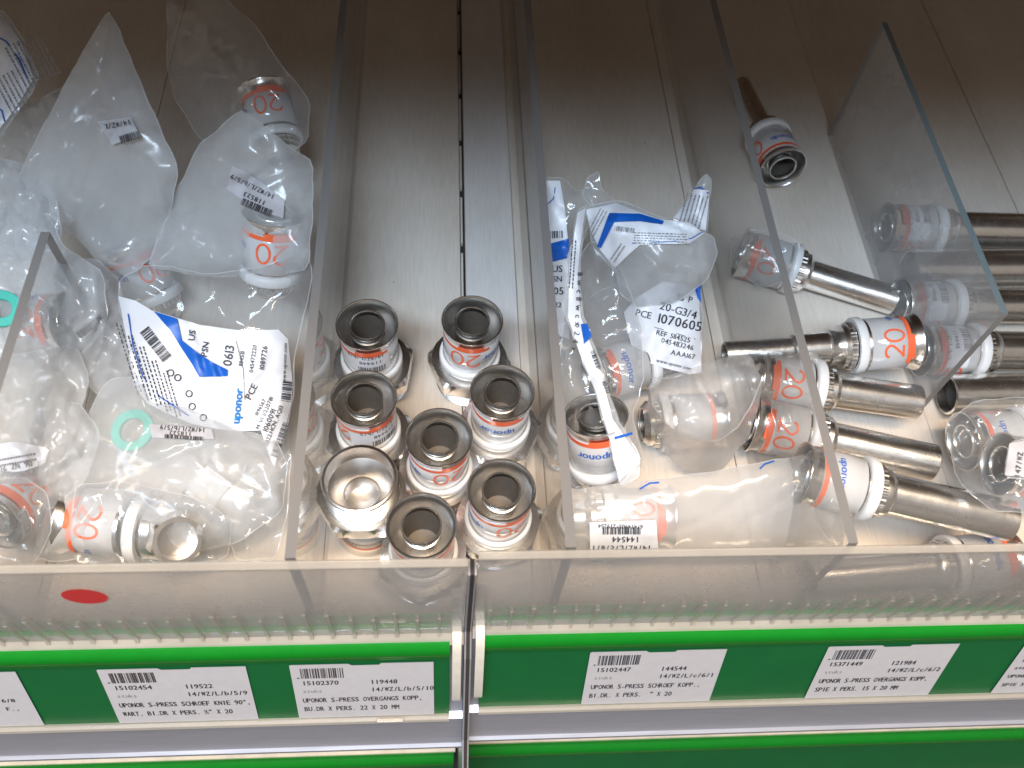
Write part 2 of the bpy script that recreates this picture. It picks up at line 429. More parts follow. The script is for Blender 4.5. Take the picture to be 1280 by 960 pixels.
price_label(PL, 120, 836, 1, ['15102454', '119522', '14/WZ/L/b/5/9', "UPONOR S-PRESS SCHROEF KNIE 90\u00b0,", 'WART. BI.DR X PERS. \u00bd" X 20'],
            'white price label 15102454 for SCHROEF KNIE, in the left channel')
price_label(PL, 361, 830, 2, ['15102370', '119448', '14/WZ/L/b/5/10', 'UPONOR S-PRESS OVERGANGS KOPP,', 'BU.DR X PERS. 22 X 20 MM'],
            'white price label 15102370 for 22 X 20 MM, beside the left end cap')
price_label(PR, 738, 815, 3, ['15102447', '144544', '14/WZ/L/c/6/1', 'UPONOR S-PRESS SCHROEF KOPP.,', 'BI.DR. X PERS.  " X 20'],
            'white price label 15102447 for SCHROEF KOPP., left label in the right channel')
price_label(PR, 1036, 808, 4, ['15371449', '121984', '14/WZ/L/c/6/2', 'UPONOR S-PRESS OVERGANGS KOPP,', 'SPIE X PERS. 15 X 20 MM'],
            'white price label 15371449 for SPIE X PERS., second in the right channel')
price_label(PR, 1283, 803, 5, None, 'price label cut by the right edge of the photograph', partial=[('153', 4, 28.5), ('stuks', 3, 22), ('UPONOR S-', 2.6, 14.4), ('SPIE X', 2.6, 6.6)])
price_label(PL, -176, 842, 6, None, 'price label cut by the left edge, its right corner showing', partial=[('/6/8', 50, 21), ('F.,', 52, 14)])
# small green tab over the bottom of the second label
q = PL + dn * 61.6 + nrm * 2.6
r = ray(487, 893); k = (q - CAM).dot(nrm) / r.dot(nrm); xx = (CAM + r * k).x
V, F = bbox_bev(-6.5, 6.5, -1, 1, -1.1, .5, .4)
o = obj('retaining_tab', V, F, M['lip_edge'], None); o.location = Vector((xx, q.y, q.z)) * MM
tag(o, 'small clear tab at the bottom of price label 15102370', 'tab')
# end caps
def cap(px, py, label, dy):
    P = at(px, py, -1)
    t = thing('end_cap', label, 'end cap', P, 'ivory end caps beside the bay joint')
    prof = [(0, 0)]
    q = dn * 46
    def pr(d, n): v = dn * d + nrm * n; return (v.y, v.z)
    prof = [pr(-3, -5), pr(-3, 2), pr(-1.5, 5), pr(3, 7.2), pr(8, 7.8), pr(44, 7.8), pr(49, 6), pr(51, 2), pr(51, -5)]
    obj('cap_plate', *extr(prof, -2.0, 2.0), M['capwhite'], t, True, sharp=40)
    V, F = box(-1.5, 1.5, 4, 9.3, -6, 46)
    obj('cap_stem', *bbox_bev(-2.6, 2.6, 4.5, 9, -1, 30, .6), M['capwhite'], t)
    return t
cap(571, 787, 'ivory plastic end cap left of the bay joint', DY)
cap(600, 783, 'ivory plastic end cap right of the bay joint', 0)
# bracket pieces at the joint
t = thing('joint_post', 'grey metal post edge with a dark slot between the two bays', 'shelf post', (0, -10, -40))
def postprof(o): return [(12, 112), (6 + o, 112), (6 + o, 40), (-3 + o, 28), (-26 + o, -36), (-44 + o, -60), (-60 + o, -250), (12, -250)]
obj('side_plate', *extr(postprof(-.6), -2.0, -1.2), M['alu'], t)
obj('side_plate', *extr(postprof(-.6), .5, 1.2), M['alu'], t)
obj('slot', *extr(postprof(-.4), -1.2, .5), M['gap'], t)
# metal shelf profile below each channel
def profile(x0, x1, P0, label):
    q = P0 + dn * 64.6
    a1 = P0 + dn * 2 - nrm * 3; a2 = P0 + dn * 2 - nrm * 9; a3 = q - nrm * 3
    pr = [(a2.y, a2.z), (a1.y, a1.z), (a3.y, a3.z), (q.y - .5, q.z - 2), (q.y - 5.0, q.z - 26), (q.y - 6.6, q.z - 30), (q.y - 8.4, q.z - 31), (q.y - 8.6, q.z - 33.5), (q.y - 6, q.z - 35), (q.y + 10, q.z - 35)]
    o = struct('shelf_edge', *extr(pr, x0, x1), M['alu'], smooth=True, sharp=35)
profile(-420, -2.2, PL, '')
profile(1.4, 460, PR, '')
# lower shelf: cream ledge, second row of channels
zl = -215
chL2, PL2 = channel(-700, -5, 540, 944, zl, 'lower green price channel at the bottom of the left bay')
chR2, PR2 = channel(4, 800, 640, 932, zl, 'lower green price channel at the bottom of the right bay')
for a, b, P0 in ((-700, -4, PL2), (3, 800, PR2)):
    V, F = extr([(P0.y + 1.5, P0.z + 2), (P0.y + 1.5, P0.z - 1), (P0.y + 60, P0.z - 1), (P0.y + 60, P0.z + 2)], a, b)
    struct('lower_shelf_floor', V, F, M['cream'])
struct('cabinet_base', *box(-800, 900, -200, 200, -420, -400), M['gap'])

# ---- clear dividers
def divider(name, x, y0, y1, h, label, face='acrylic', edge='acrylic_edge', th=4.0):
    t = thing('divider', label, 'divider', (x, y0, 0), 'clear acrylic dividers standing on the shelf')
    L = y1 - y0
    V, F = box(-th / 2, th / 2, 0, L, 0.6, h)
    obj('pane', V, [F[4], F[5]], M[face], t)
    for q_, nm_, em_ in ((1, 'top_edge', edge), (2, 'upright_edge', 'acrylic_edge'), (3, 'upright_edge', 'acrylic_edge')): obj(nm_, [V[i] for i in F[q_]], [(0, 1, 2, 3)], M[em_], t)
    return t
def xdiv(px, py, h=85): return at(px, py, h).x
divider('d', xdiv(362, 703), DY + 1, 560, 85, 'clear divider between the bagged elbows and the standing couplings')
divider('d', xdiv(30, 375), DY + 1, at(64, 290, 85).y, 85, 'clear divider at the far left among the bags')
divider('d', xdiv(714, 687), 1, 560, 85, 'clear divider just right of the standing couplings')
divider('d', xdiv(1067, 680), 1, 560, 85, 'clear divider passing over the loose reducer pipes')
f3 = at(1146, 512, 0); r3 = at(1040, 170, 0)
divider('d', (f3.x + r3.x) / 2, f3.y, r3.y, 86, 'short hazy divider with both upright ends showing, at the right', 'acrylic_hazy', 'acrylic_edge_blue', 3.4)

# ------------------------------------------------------------------ press fittings
def cyl_fn(r, th0, z0, flip=True):
    def fn(u, v):
        s = -1 if flip else 1
        a = th0 + s * u / r
        return (r * math.cos(a), r * math.sin(a), z0 + s * v)
    return fn
def hexr(corner, flat, chz=None):
    def f(r, z, a):
        q = (a % (PI / 3)) - PI / 6
        return min(r, flat / math.cos(q))
    return f
def sleeve(t, z0, ang, style, short=0):
    """press sleeve with its bore, standing on z0, rim at z0+27; ang = where the print faces (radians)"""
    z1 = z0 + 27
    prof = [(11.2, z0), (12.9, z0), (13.1, z0 + 1), (13.1, z1 - 4), (13.5, z1 - 2.4), (14.4, z1 - .8), (14.7, z1 - .2), (14.6, z1 + .12), (14.2, z1 + .1), (13.9, z1 - .3)]
    s = obj('press_sleeve', *lathe(prof, 56), M['steel'], t, True, sharp=45)
    obj('sleeve_lining', *lathe([(13.9, z1 - .3), (13.2, z1 - 1.6), (12.8, z1 - 3.5), (12.6, z1 - 7), (12.6, z1 - 19), (8.1, z1 - 19)], 56), M['steel_shaded'], t, True, sharp=45)
    tube = [(8.1, z1 - 19), (8.1, z1 - 6.2), (7.5, z1 - 6.0), (7.5, z1 - 4.6), (8.1, z1 - 4.4), (8.1, z1 - 3.2), (7.6, z1 - 3.0), (7.6, z1 - 2.2), (8.5, z1 - 2.0), (8.5, z1 - .4), (8.3, z1 - .1), (7.9, z1 - .1), (7.6, z1 - .5), (7.5, z1 - 3)]
    obj('inner_tube', *lathe(tube, 40), M['nickel'], t, True, sharp=40)
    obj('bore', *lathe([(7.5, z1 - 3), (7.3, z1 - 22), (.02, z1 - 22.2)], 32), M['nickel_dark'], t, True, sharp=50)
    # clear window ring with the printed wrap
    cl = obj('clear_ring', *lathe([(13.15, z0 + 1.4), (13.6, z0 + 1.6), (13.6, z1 - 6.2), (13.15, z1 - 6.0)], 48), M['sleeve_clear'], t, True)
    # orange band under the rim, its edge stepped
    Vb, Fb = rect(0, 0, 2 * PI * 13.68 * .80, 2.2, 40, 1)
    Vb2, Fb2 = rect(3, -1.6, 16, .1, 12, 1)
    obj('orange_band', *mapped(join([(Vb, Fb), (Vb2, Fb2)]), cyl_fn(13.7, ang + .9, z1 - 6.0 - 2.4 + 2.2)), M['orange'], cl)
    if style in ('20', '20b', 'both'):
        g = two_zero(9.5, 6.2, 1.15)
        obj('number', *mapped(g, cyl_fn(13.75, ang + .55, z1 - 10.0)), M['orange'], cl)
        o2 = TT(text('uponor', 0, 0, 5.2, bold=.04), 0)
        obj('logo', *mapped(o2, cyl_fn(13.75, ang - 1.0, z1 - 13)), M['blue'], cl)
    if style in ('logo', 'both'):
        obj('logo', *mapped(text('uponor', 0, 0, 5.8, bold=.05), cyl_fn(13.75, ang + .55 if style == 'logo' else ang + 1.9, z1 - 12.5)), M['blue'], cl)
    if style == 'sticker':
        Vb, Fb = rect(0, 0, 26, 11.5, 22, 1)
        st = obj('sticker', *mapped((Vb, Fb), cyl_fn(13.8, ang + .95, z1 - 8.6)), M['print_sheet'], cl)
        g = join([bars(2, 5.6, 14, 5, 20, 3), text('119448', 4, 8.0 - 5, 3.2, mono=.55)])
        g = join([bars(2, .6, 14, 4.4, 20, 3), text('119448', 3.4, -4.6 + .5, 3.4, mono=.55, bold=.03), text('14/WZ/L/b/5', 2, -8.6 + .4, 3.4, mono=.5, bold=.03)])
        g = ([(u, v + 8.2 - 1) for u, v in g[0]], g[1])
        obj('sticker_print', *mapped(g, cyl_fn(13.9, ang + .9, z1 - 8.6)), M['ink'], cl)
        g = two_zero(8.5, 5.5, 1.1)
        obj('number', *mapped(g, cyl_fn(13.75, ang - 1.0, z1 - 10.0)), M['orange'], cl)
    return s
def white_ring(t, z0, h=4.6, r=15.2):
    obj('white_ring', *lathe([(12, z0), (r - .4, z0), (r, z0 + .5), (r, z0 + h - .7), (r - .6, z0 + h), (12.8, z0 + h + .2)], 56), M['white'], t, True, sharp=45)
def coupling(label, group, rim, ang, style, yaw=0, tilt=(0, 0), inverted=False, cat='pipe coupling'):
    """standing threaded coupling: thread 0-13, hexagon 13-21, ring 24, sleeve 27-54"""
    H = 54.0
    P = at(rim[0], rim[1], rim[2] if len(rim) > 2 else H)
    base = Vector((P.x, P.y, P.z - H))
    t = thing('press_coupling', label, cat, base, group)
    thr = [(14.4, 0), (15.6, 0), (16.1, .7)]
    z = .9
    while z < 11.4:
        thr += [(15.0, z + .7), (16.6, z + 1.4)]; z += 1.45
    thr += [(15.2, 12.3), (15.2, 13.2)]
    obj('thread', *lathe(thr, 56), M['nickel'], t, True, sharp=60)
    obj('socket', *lathe([(14.4, 0), (14.2, 2), (14.0, 9), (8.0, 14.0), (7.4, 15), (7.2, 24), (.02, 24.5)], 48), M['steel_shaded'], t, True, sharp=40)
    hx = lathe([(15, 13), (19.2, 13.1), (21.3, 14.2), (21.3, 20.2), (19.0, 21.6), (12.6, 22)], 96, hexr(21.3, 18.7))
    h = obj('hexagon', *hx, M['nickel'], t, True, sharp=28); h.rotation_euler.z = R(yaw)
    obj('neck', *lathe([(12.8, 21.5), (12.2, 22.4), (12.2, 24.5)], 48), M['nickel'], t, True)
    white_ring(t, 23.0, 4.4)
    sleeve(t, 27, ang, style)
    if inverted:
        t.rotation_euler = (PI, 0, R(yaw)); t.location = Vector((P.x, P.y, P.z)) * MM
    else:
        t.rotation_euler = (R(tilt[0]), R(tilt[1]), 0)
    return t
G1 = 'upright threaded press couplings in the middle compartment'
F_ = -PI / 2
coupling('upright coupling farthest back on the left, barcode sticker facing out', G1, (460, 404), F_ - .15, 'sticker', 22, (0.5, -.5))
coupling('upright coupling farthest back on the right, blue logo and red number facing out', G1, (588, 400), F_ - .25, 'both', -8, (0, 1))
coupling('upright coupling in the second row on the left, barcode sticker on its right side', G1, (455, 496), F_ + .45, 'sticker', 24, (.5, 0))
coupling('upright coupling in the second row on the right, against the clear divider', G1, (627, 489), F_ - .1, 'logo', 5, (0, .4))
coupling('upright coupling in the centre of the cluster, blue logo then red number', G1, (549, 546), F_ + .35, 'both', 28, (0, 0))
coupling('upright coupling at the front right by the divider and the lip', G1, (627, 611), F_ + .4, '20', 12, (.3, 0))
coupling('upright coupling nearest the front lip, left of the bay joint', G1, (528, 656), F_ + 1.2, '20', 26, (0, -.5))
coupling('coupling standing upside down with its wide open thread on top', G1, (449, 597), F_ - .3, '20', 10, inverted=True)

def reducer(label, group, rim, end, style='20', pr=8.6, roll=0.0, cat='reducer pipe', L=None, steps=1, group_=None):
    """fitting with a long plain pipe; rim = pixel+height of the sleeve mouth centre, end = pixel+height of the pipe end"""
    A = at(*rim); B = at(*end); d = (A - B)
    if L: B = A - d.normalized() * L; d = A - B
    Ln = d.length
    t = thing('press_reducer', label, cat, B, group)
    z = Ln - 27 - 8.5
    pipe = [(pr - 1.2, 3), (pr - 1.2, .2), (pr - .6, 0), (pr, .5), (pr, max(6, z - 6))]
    if steps > 1: pipe += [(pr, z * .55), (pr + 1.4, z * .57), (pr + 1.4, z - 9), (pr + 3, z - 8.5)]
    else: pipe += [(pr, z - 5)]
    pipe += [(pr + 1.6, z - 3.2), (11.2, z - 2.4), (11.2, z)]
    obj('pipe', *lathe(pipe, 48), M['nickel'], t, True, sharp=30)
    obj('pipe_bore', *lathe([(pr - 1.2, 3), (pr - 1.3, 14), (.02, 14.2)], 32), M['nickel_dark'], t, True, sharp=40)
    def kn(r, z, a): return r + .35 * (1 if math.sin(a * 30) > 0 else 0)
    obj('knurled_ring', *lathe([(11.2, z), (11.9, z + .2), (11.9, z + 3.0), (11.2, z + 3.3)], 120, kn), M['nickel'], t, False)
    white_ring(t, z + 3.6, 4.6, 14.6)
    sleeve(t, Ln - 27, roll, style)
    q = d.to_track_quat('Z', 'Y'); t.rotation_mode = 'QUATERNION'; t.rotation_quaternion = q
    return t
# where the print should face: computed so that local angle points at the camera
def roll_for(rim, end, off=0.0):
    A = at(*rim); B = at(*end); q = (A - B).to_track_quat('Z', 'Y')
    v = q.inverted() @ (CAM - A); return math.atan2(v.y, v.x) + off
G2 = 'loose press reducers lying in the right compartments'
def red(label, rim, end, style='20', off=0, **k):
    return reducer(label, G2, rim, end, style, roll=roll_for(rim, end, off), **k)
red('reducer lying far back with its dark mouth facing the viewer', (979, 211, 17), (926, 106, 9), '20', .9, pr=6.5)
red('reducer with its pipe pointing down right, red number on the printed sleeve', (925, 316, 15), (1118, 376, 10), '20', .0, pr=8.2)
red('reducer with its mouth and orange band at the right, thin stepped pipe to the left', (1141, 427, 34), (905, 443, 24), '20', 0, pr=6.6, steps=2)
red('reducer under the hazy bag edge, bright pipe ending level with the divider foot', (945, 474, 26), (1147, 503, 24), '20', 0.0, pr=8.8)
red('reducer just below the first bright pipe, printed sleeve beside the curled bag', (938, 528, 22), (1167, 578, 20), '20', -.2, pr=9.0)
red('biggest looking reducer at the front, speckled dark pipe pointing right', (1000, 592, 46), (1262, 651, 40), '20', 1.9, pr=9.4)
red('reducer lying against the front lip, blue logo seen through the plastic', (1262, 701, 15), (1010, 722, 12), 'logo', -.3, pr=9.4)
G3 = G2
red('topmost reducer behind the hazy divider, mouth at its left end', (1106, 284, 16), (1420, 292, 16), 'sticker', .4, pr=10.2)
V_ = None
red('second reducer behind the hazy divider, dark mouth and orange band at left', (1124, 381, 16), (1420, 384, 16), 'sticker', .3, pr=9.6)
red('third reducer behind the hazy divider, just right of the orange numbered one', (1150, 437, 17), (1420, 440, 17), 'sticker', .2, pr=10.4)
red('reducer with its mouth turned left and down near the hazy divider foot', (1203, 552, 26), (1400, 530, 30), '20', 1.6, pr=9)
red('reducer mouth tucked behind the paper label at the right edge', (1250, 580, 50), (1420, 600, 44), 'sticker', .3, pr=9)
def pipe_thing(label, a, b, r):
    A = at(*a); B = at(*b); d = B - A
    t = thing('plain_pipe', label, 'pipe', A, 'plain nickel pipe ends behind the hazy divider')
    obj('tube', *lathe([(r - 1.4, 6), (r - 1.4, .3), (r - .8, 0), (r, .6), (r, d.length)], 48), M['nickel'], t, True, sharp=30)
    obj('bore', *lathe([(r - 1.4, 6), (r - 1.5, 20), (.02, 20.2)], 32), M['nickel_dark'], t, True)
    t.rotation_mode = 'QUATERNION'; t.rotation_quaternion = d.to_track_quat('Z', 'Y')
pipe_thing('plain nickel pipe between the topmost two reducers behind the hazy divider', (1136, 336, 13), (1420, 334, 13), 11.2)
pipe_thing('plain nickel pipe end below the stacked reducers at the right', (1182, 493, 13), (1420, 488, 13), 10.6)

# fittings inside bags
G4 = 'press fittings inside the plastic bags'
def lying(label, rim, end, style='20', off=0, **k):
    return reducer(label, G4, rim, end, style, roll=roll_for(rim, end, off), cat='bagged fitting', **k)
lying('dark fitting mouth at the bottom of the tall grey bag', (160, 305, 34), (188, 360, 14), '20', .4, L=44)
lying('bagged fitting under the small barcode sticker, red number below its mouth', (342, 268, 78), (334, 420, 20), '20', 0, L=38)
lying('bagged fitting with red number in the rearmost bag', (330, 112, 60), (356, 220, 40), '20', 0, L=42)
lying('bagged fitting at the far left with its mouth facing right', (86, 402, 34), (0, 405, 26), '20', 0, L=50)
lying('bagged fitting in the front left corner with orange band', (-8, 652, 30), (50, 604, 18), '20', 0, L=50)
lying('bagged fitting lying in the front bag, its mouth on the right', (838, 646, 20), (700, 648, 18), '20', 0, L=46)
lying('bagged fitting standing inside the narrow printed bag, mouth up', (745, 518, 50), (748, 610, 4), 'logo', 0, L=46)
lying('bagged fitting dimly seen inside the curled milky bag', (902, 524, 18), (800, 530, 16), 'logo', 2.2, L=40)
lying('bagged fitting under the tall printed label 1070605', (742, 470, 22), (850, 440, 18), 'logo', 0, L=56)

def elbow(label, rim, mid, nut, off=0.0, nr=17.4, bare=False):
    A = at(*rim); B = at(*mid); N = at(*nut); d = A - B
    t = thing('press_elbow', label, 'bagged elbow', B, G4)
    Ln = d.length; z = Ln - 36
    obj('elbow_body', *lathe([(.02, -14), (6, -13), (10.5, -9.5), (12.4, -4), (12.4, 6), (11.2, z - 2), (11.2, z)], 40), M['nickel'], t, True, sharp=40)
    if not bare:
        white_ring(t, z + 1, 5, 15.2)
        sleeve(t, Ln - 27, roll_for(rim, mid, off), '20')
    q = d.to_track_quat('Z', 'Y'); t.rotation_mode = 'QUATERNION'; t.rotation_quaternion = q
    # screwed branch with a hexagon nut, built in local space
    dl = q.inverted() @ (N - B); L2 = dl.length
    hx = lathe([(nr * .5, 0), (nr * .62, 2), (nr * .62, L2 - 16), (nr * .8, L2 - 15.5), (nr, L2 - 14), (nr, L2 - 1.2), (nr * .9, L2), (nr * .72, L2), (nr * .7, L2 - 10), (.02, L2 - 10.2)], 72,
               lambda r, z, a: hexr(nr, nr * .873)(r, z, a) if z > L2 - 15.6 else r)
    b = obj('union_nut', *hx, M['nickel'], t, True, sharp=28)
    b.rotation_mode = 'QUATERNION'; b.rotation_quaternion = dl.to_track_quat('Z', 'Y')
    return t
elbow('bagged elbow at the front left, red number upright on its sleeve', (84, 650, 22), (205, 664, 22), (222, 676, 46), 0, 11)
elbow('bagged elbow with a faceted grey nut below the small barcode strip', (372, 640, 14), (292, 618, 26), (250, 588, 34), 0, 15, True)

def seal(label, px, py, z, ro, ri, tilt):
    prof = [(ri, -1), (ri + .3, -1.3), (ro - .3, -1.3), (ro, -1), (ro, 1), (ro - .3, 1.3), (ri + .3, 1.3), (ri, 1), (ri, -1)]
    o = obj('sealing_ring', *lathe(prof, 48), M['teal'], None, True, sharp=40)
    o.location = at(px, py, z) * MM; o.rotation_euler = tilt
    return tag(o, label, 'sealing ring')
seal('teal sealing ring inside the big bag beside the small barcode strip', 166, 538, 40, 9.6, 5.6, (R(12), R(-8), 0))
seal('teal sealing ring at the left edge near the far left divider', 2, 386, 52, 8.6, 4.4, (R(20), R(20), 0))

# ------------------------------------------------------------------ plastic bags
def chaikin(pts, n=2, keep=None):
    for _ in range(n):
        out = []
        for i, p in enumerate(pts):
            q = pts[(i + 1) % len(pts)]
            out.append(tuple(a * .88 + b * .12 for a, b in zip(p, q)))
            out.append(tuple(a * .12 + b * .88 for a, b in zip(p, q)))
        pts = out
    return pts
def inside(pts, x, y):
    c = False; j = len(pts) - 1
    for i in range(len(pts)):
        xi, yi = pts[i][0], pts[i][1]; xj, yj = pts[j][0], pts[j][1]
        if (yi > y) != (yj > y) and x < (xj - xi) * (y - yi) / (yj - yi) + xi: c = not c
        j = i
    return c
def edist(pts, x, y):
    best = 1e9
    for i in range(len(pts)):
        x0, y0 = pts[i][0], pts[i][1]; x1, y1 = pts[(i + 1) % len(pts)][0], pts[(i + 1) % len(pts)][1]
        dx, dy = x1 - x0, y1 - y0; l = dx * dx + dy * dy
        t = 0 if l == 0 else max(0, min(1, ((x - x0) * dx + (y - y0) * dy) / l))
        d = (x - x0 - t * dx) ** 2 + (y - y0 - t * dy) ** 2
        if d < best: best = d
    return math.sqrt(best)
def fill(pts, step, seed=0):
    """points inside a pixel outline, plus triangulation"""
    rnd = random.Random(seed)
    bd = []
    for i in range(len(pts)):
        a = pts[i]; b = pts[(i + 1) % len(pts)]
        n = max(1, int(math.hypot(b[0] - a[0], b[1] - a[1]) / step))
        for k in range(n): bd.append((a[0] + (b[0] - a[0]) * k / n, a[1] + (b[1] - a[1]) * k / n))
    x0 = min(p[0] for p in pts); x1 = max(p[0] for p in pts); y0 = min(p[1] for p in pts); y1 = max(p[1] for p in pts)
    P = [Vector(p) for p in bd]; nb = len(P)
    y = y0; row = 0
    while y < y1:
        x = x0 + (row % 2) * step / 2
        while x < x1:
            if inside(pts, x, y) and edist(bd, x, y) > step * .55: P.append(Vector((x + rnd.uniform(-.12, .12) * step, y + rnd.uniform(-.12, .12) * step)))
            x += step
        y += step * .87; row += 1
    co, ed, fa, *_ = delaunay_2d_cdt(P, [], [list(range(nb))], 1, 1e-4)
    return [(c.x, c.y) for c in co], [tuple(f) for f in fa], nb
class Film:
    def __init__(s, outline, bulge=8, crum=3.0, freq=.022, seed=0, fold=(1, 1), smooth=1):
        o = chaikin(outline, smooth); r = []
        for i, p in enumerate(o):
            q = o[(i + 1) % len(o)]; n = max(1, int(math.hypot(q[0] - p[0], q[1] - p[1]) / 9))
            for k in range(n):
                t = k / n; x = p[0] + (q[0] - p[0]) * t; y = p[1] + (q[1] - p[1]) * t; z = p[2] + (q[2] - p[2]) * t
                j = 0.35 if n < 1 else 1.0
                r.append((x + j * 2.6 * noise.noise(Vector((x * .045, y * .045, seed + 1))), y + j * 2.6 * noise.noise(Vector((x * .045, y * .045, seed + 8))), z + 4 * noise.noise(Vector((x * .03, y * .03, seed + 4)))))
        s.o = r; s.bulge = bulge; s.crum = crum; s.f = freq; s.seed = seed; s.fold = fold
        s.cache = {}
    def z0(s, x, y):                       # mean value interpolation of the outline heights
        W = 0; Z = 0; n = len(s.o)
        ds = []
        for p in s.o:
            dx, dy = p[0] - x, p[1] - y; d = math.hypot(dx, dy)
            if d < 1e-3: return p[2]
            ds.append((dx, dy, d))
        for i in range(n):
            a = ds[i - 1]; b = ds[i]; c = ds[(i + 1) % n]
            def th(p, q):
                cr_ = p[0] * q[1] - p[1] * q[0]; dt = p[0] * q[0] + p[1] * q[1]
                return math.tan(math.atan2(cr_, dt) / 2)
            wgt = (th(a, b) + th(b, c)) / b[2]
            W += wgt; Z += wgt * s.o[i][2]
        return Z / W if abs(W) > 1e-9 else s.o[0][2]
    def rid(s, x, y, k):
        sd = s.seed * 7.3 + k * 31.7
        a, b = s.fold
        wx = x + 22 * noise.noise(Vector((x * .012, y * .012, sd))); wy = y + 22 * noise.noise(Vector((x * .012, y * .012, sd + 9)))
        def vor(fx, fy, k2):
            d, _ = noise.voronoi(Vector((wx * fx, wy * fy, sd + k2)))
            return d[0]
        n1 = 1.6 * vor(s.f * a, s.f * b, 2) - .6
        n2 = 1.4 * vor(s.f * 2.4 * b, s.f * 1.6 * a, 5) - .5
        n3 = noise.noise(Vector((wx * s.f * 3, wy * s.f * 3, sd + 7)))
        cr = 0.0
        for q in range(5):
            an = (s.seed * 1.7 + q * 2.4 + k) % PI; off_ = 60 * math.sin(s.seed * 3.1 + q * 5.7 + k)
            mx = sum(p[0] for p in s.o) / len(s.o); my = sum(p[1] for p in s.o) / len(s.o)
            dd = (x - mx) * math.cos(an) + (y - my) * math.sin(an) - off_ + 14 * noise.noise(Vector((x * .015, y * .015, sd + q)))
            cr += max(0, 1 - abs(dd) / (7 + 3 * (q % 3))) * (1 if q % 2 else -1) * (.5 + noise.noise(Vector((x * .02, y * .02, sd + q * 3))))
        return n1 * .66 + n2 * .42 + n3 * .10 + cr * .55
    def h(s, x, y, side=1):
        d = edist(s.o, x, y); m = min(1, d / 10)
        z = s.z0(x, y) + side * s.bulge * (1 - math.exp(-d / 22)) + s.crum * s.rid(x, y, 0 if side > 0 else 3) * (.3 + .7 * m)
        return max(.6, z)
    def top(s, x, y, off=0.0): return at(x, y, s.h(x, y) + off)
    def sheet(s, name, parent, m, side=1, step=4.5):
        P, F, nb = fill([(p[0], p[1]) for p in s.o], step, s.seed)
        V = [at(x, y, s.h(x, y, side)) for x, y in P]
        if side < 0: V = [at(x, y, s.h(x, y, 1) if i < nb else s.h(x, y, -1)) for i, (x, y) in enumerate(P)]
        o = obj(name, [v - s.base for v in V], F, m, parent, True)
        return o
    def place(s, verts2, off): return [s.top(x, y, off) - s.base for x, y in verts2]
    def patch(s, name, outline, m, off, parent, step=5, smooth=0):
        if smooth: outline = chaikin(outline, smooth)
        P, F, nb = fill(outline, step, 1)
        return obj(name, s.place(P, off), F, m, parent, True)
    def blob(s, name, polys, m, off, parent):
        for q in polys: s.patch(name, q, m, off, parent, 4)
    def marks(s, name, parts, m, off, parent):
        V, F = join(parts); return obj(name, s.place(V, off), F, m, parent)
def bag(label, outline, m='film', group='clear plastic bags heaped in the bins', cat='plastic bag', two=True, step=4.5, **k):
    k['crum'] = k.get('crum', 3.0) * (.6 if m in ('film_milky', 'film_dense') else .85)
    f = Film(outline, **k)
    cx = sum(p[0] for p in f.o) / len(f.o); cy = sum(p[1] for p in f.o) / len(f.o)
    b = at(cx, cy, f.z0(cx, cy)); b.z = 0; f.base = b
    t = thing('plastic_bag', label, cat, b, group)
    f.t = t
    f.sheet('front_film', t, M[m], 1, step)
    if two: f.sheet('back_film', t, M[m], -1, step * 1.3)
    # welded seam: a thin brighter line along the rim
    n = len(f.o); pr = []
    rim = ribbon([(p[0], p[1]) for p in f.o], 1.5, True)
    obj('seam', f.place(rim[0], .35), rim[1], M['film_milky'], t)
    return f
def tx(s, x, y, ang, size, mono=None, sx=1.0, bold=.03):
    """text in pixel space: baseline start x,y ; ang = reading direction in degrees, counter clockwise on screen"""
    V, F = text(s, 0, 0, size, mono, sx, bold)
    c, q = math.cos(R(ang)), math.sin(R(ang))
    return [(x + u * c - v * q, y - (u * q + v * c)) for u, v in V], F
def gx(VF, x, y, ang):
    c, q = math.cos(R(ang)), math.sin(R(ang))
    return [(x + u * c - v * q, y - (u * q + v * c)) for u, v in VF[0]], VF[1]

# --- left bin, from the back forward
f = bag('rearmost clear bag leaning back, with two dark dots', [(210, -10, 70), (268, -14, 74), (318, 30, 80), (352, 82, 78), (389, 126, 70), (384, 176, 60), (352, 200, 45), (300, 186, 40), (256, 180, 34), (222, 130, 40), (208, 80, 50)], 'film', bulge=10, seed=1, crum=5)
f = bag('tall grey milky bag with a small dark barcode, standing at the upper left', [(135, 12, 118), (146, 30, 120), (168, 86, 108), (196, 150, 96), (224, 212, 84), (212, 262, 66), (196, 318, 48), (160, 346, 34), (128, 330, 34), (98, 300, 38), (60, 274, 50), (16, 238, 66), (34, 196, 76), (64, 140, 90), (100, 70, 106)], 'film_milky', bulge=7, crum=5, freq=.012, seed=2)
pt = f.patch('sticker', [(122, 152), (163, 146), (175, 170), (140, 181)], M['veiled_paper'], 2.4, f.t)
f.marks('lettering', [tx('14/WZ/L', 163, 149, 191, 9, .55), gx(bars(0, 0, 26, 10, 16, 8), 172, 163, 197)], M['ink'], 3.4, pt)
f = bag('crumpled clear bag at the left edge below the printed one', [(-10, 140, 60), (40, 130, 66), (84, 104, 74), (118, 120, 70), (104, 200, 60), (70, 262, 50), (30, 270, 48), (-10, 272, 50)], 'film', bulge=10, crum=9, freq=.03, seed=3)
f = bag('printed cream bag corner with blue line, upper left corner of the photo', [(-20, 8, 90), (4, 12, 92), (30, 50, 90), (50, 96, 82), (38, 120, 76), (12, 156, 68), (-20, 190, 60)], 'film_milky', bulge=5, crum=3, seed=4)
pt = f.patch('printed_panel', [(-12, 18), (2, 18), (26, 52), (42, 98), (22, 132), (-12, 176)], M['print_sheet'], .8, f.t)
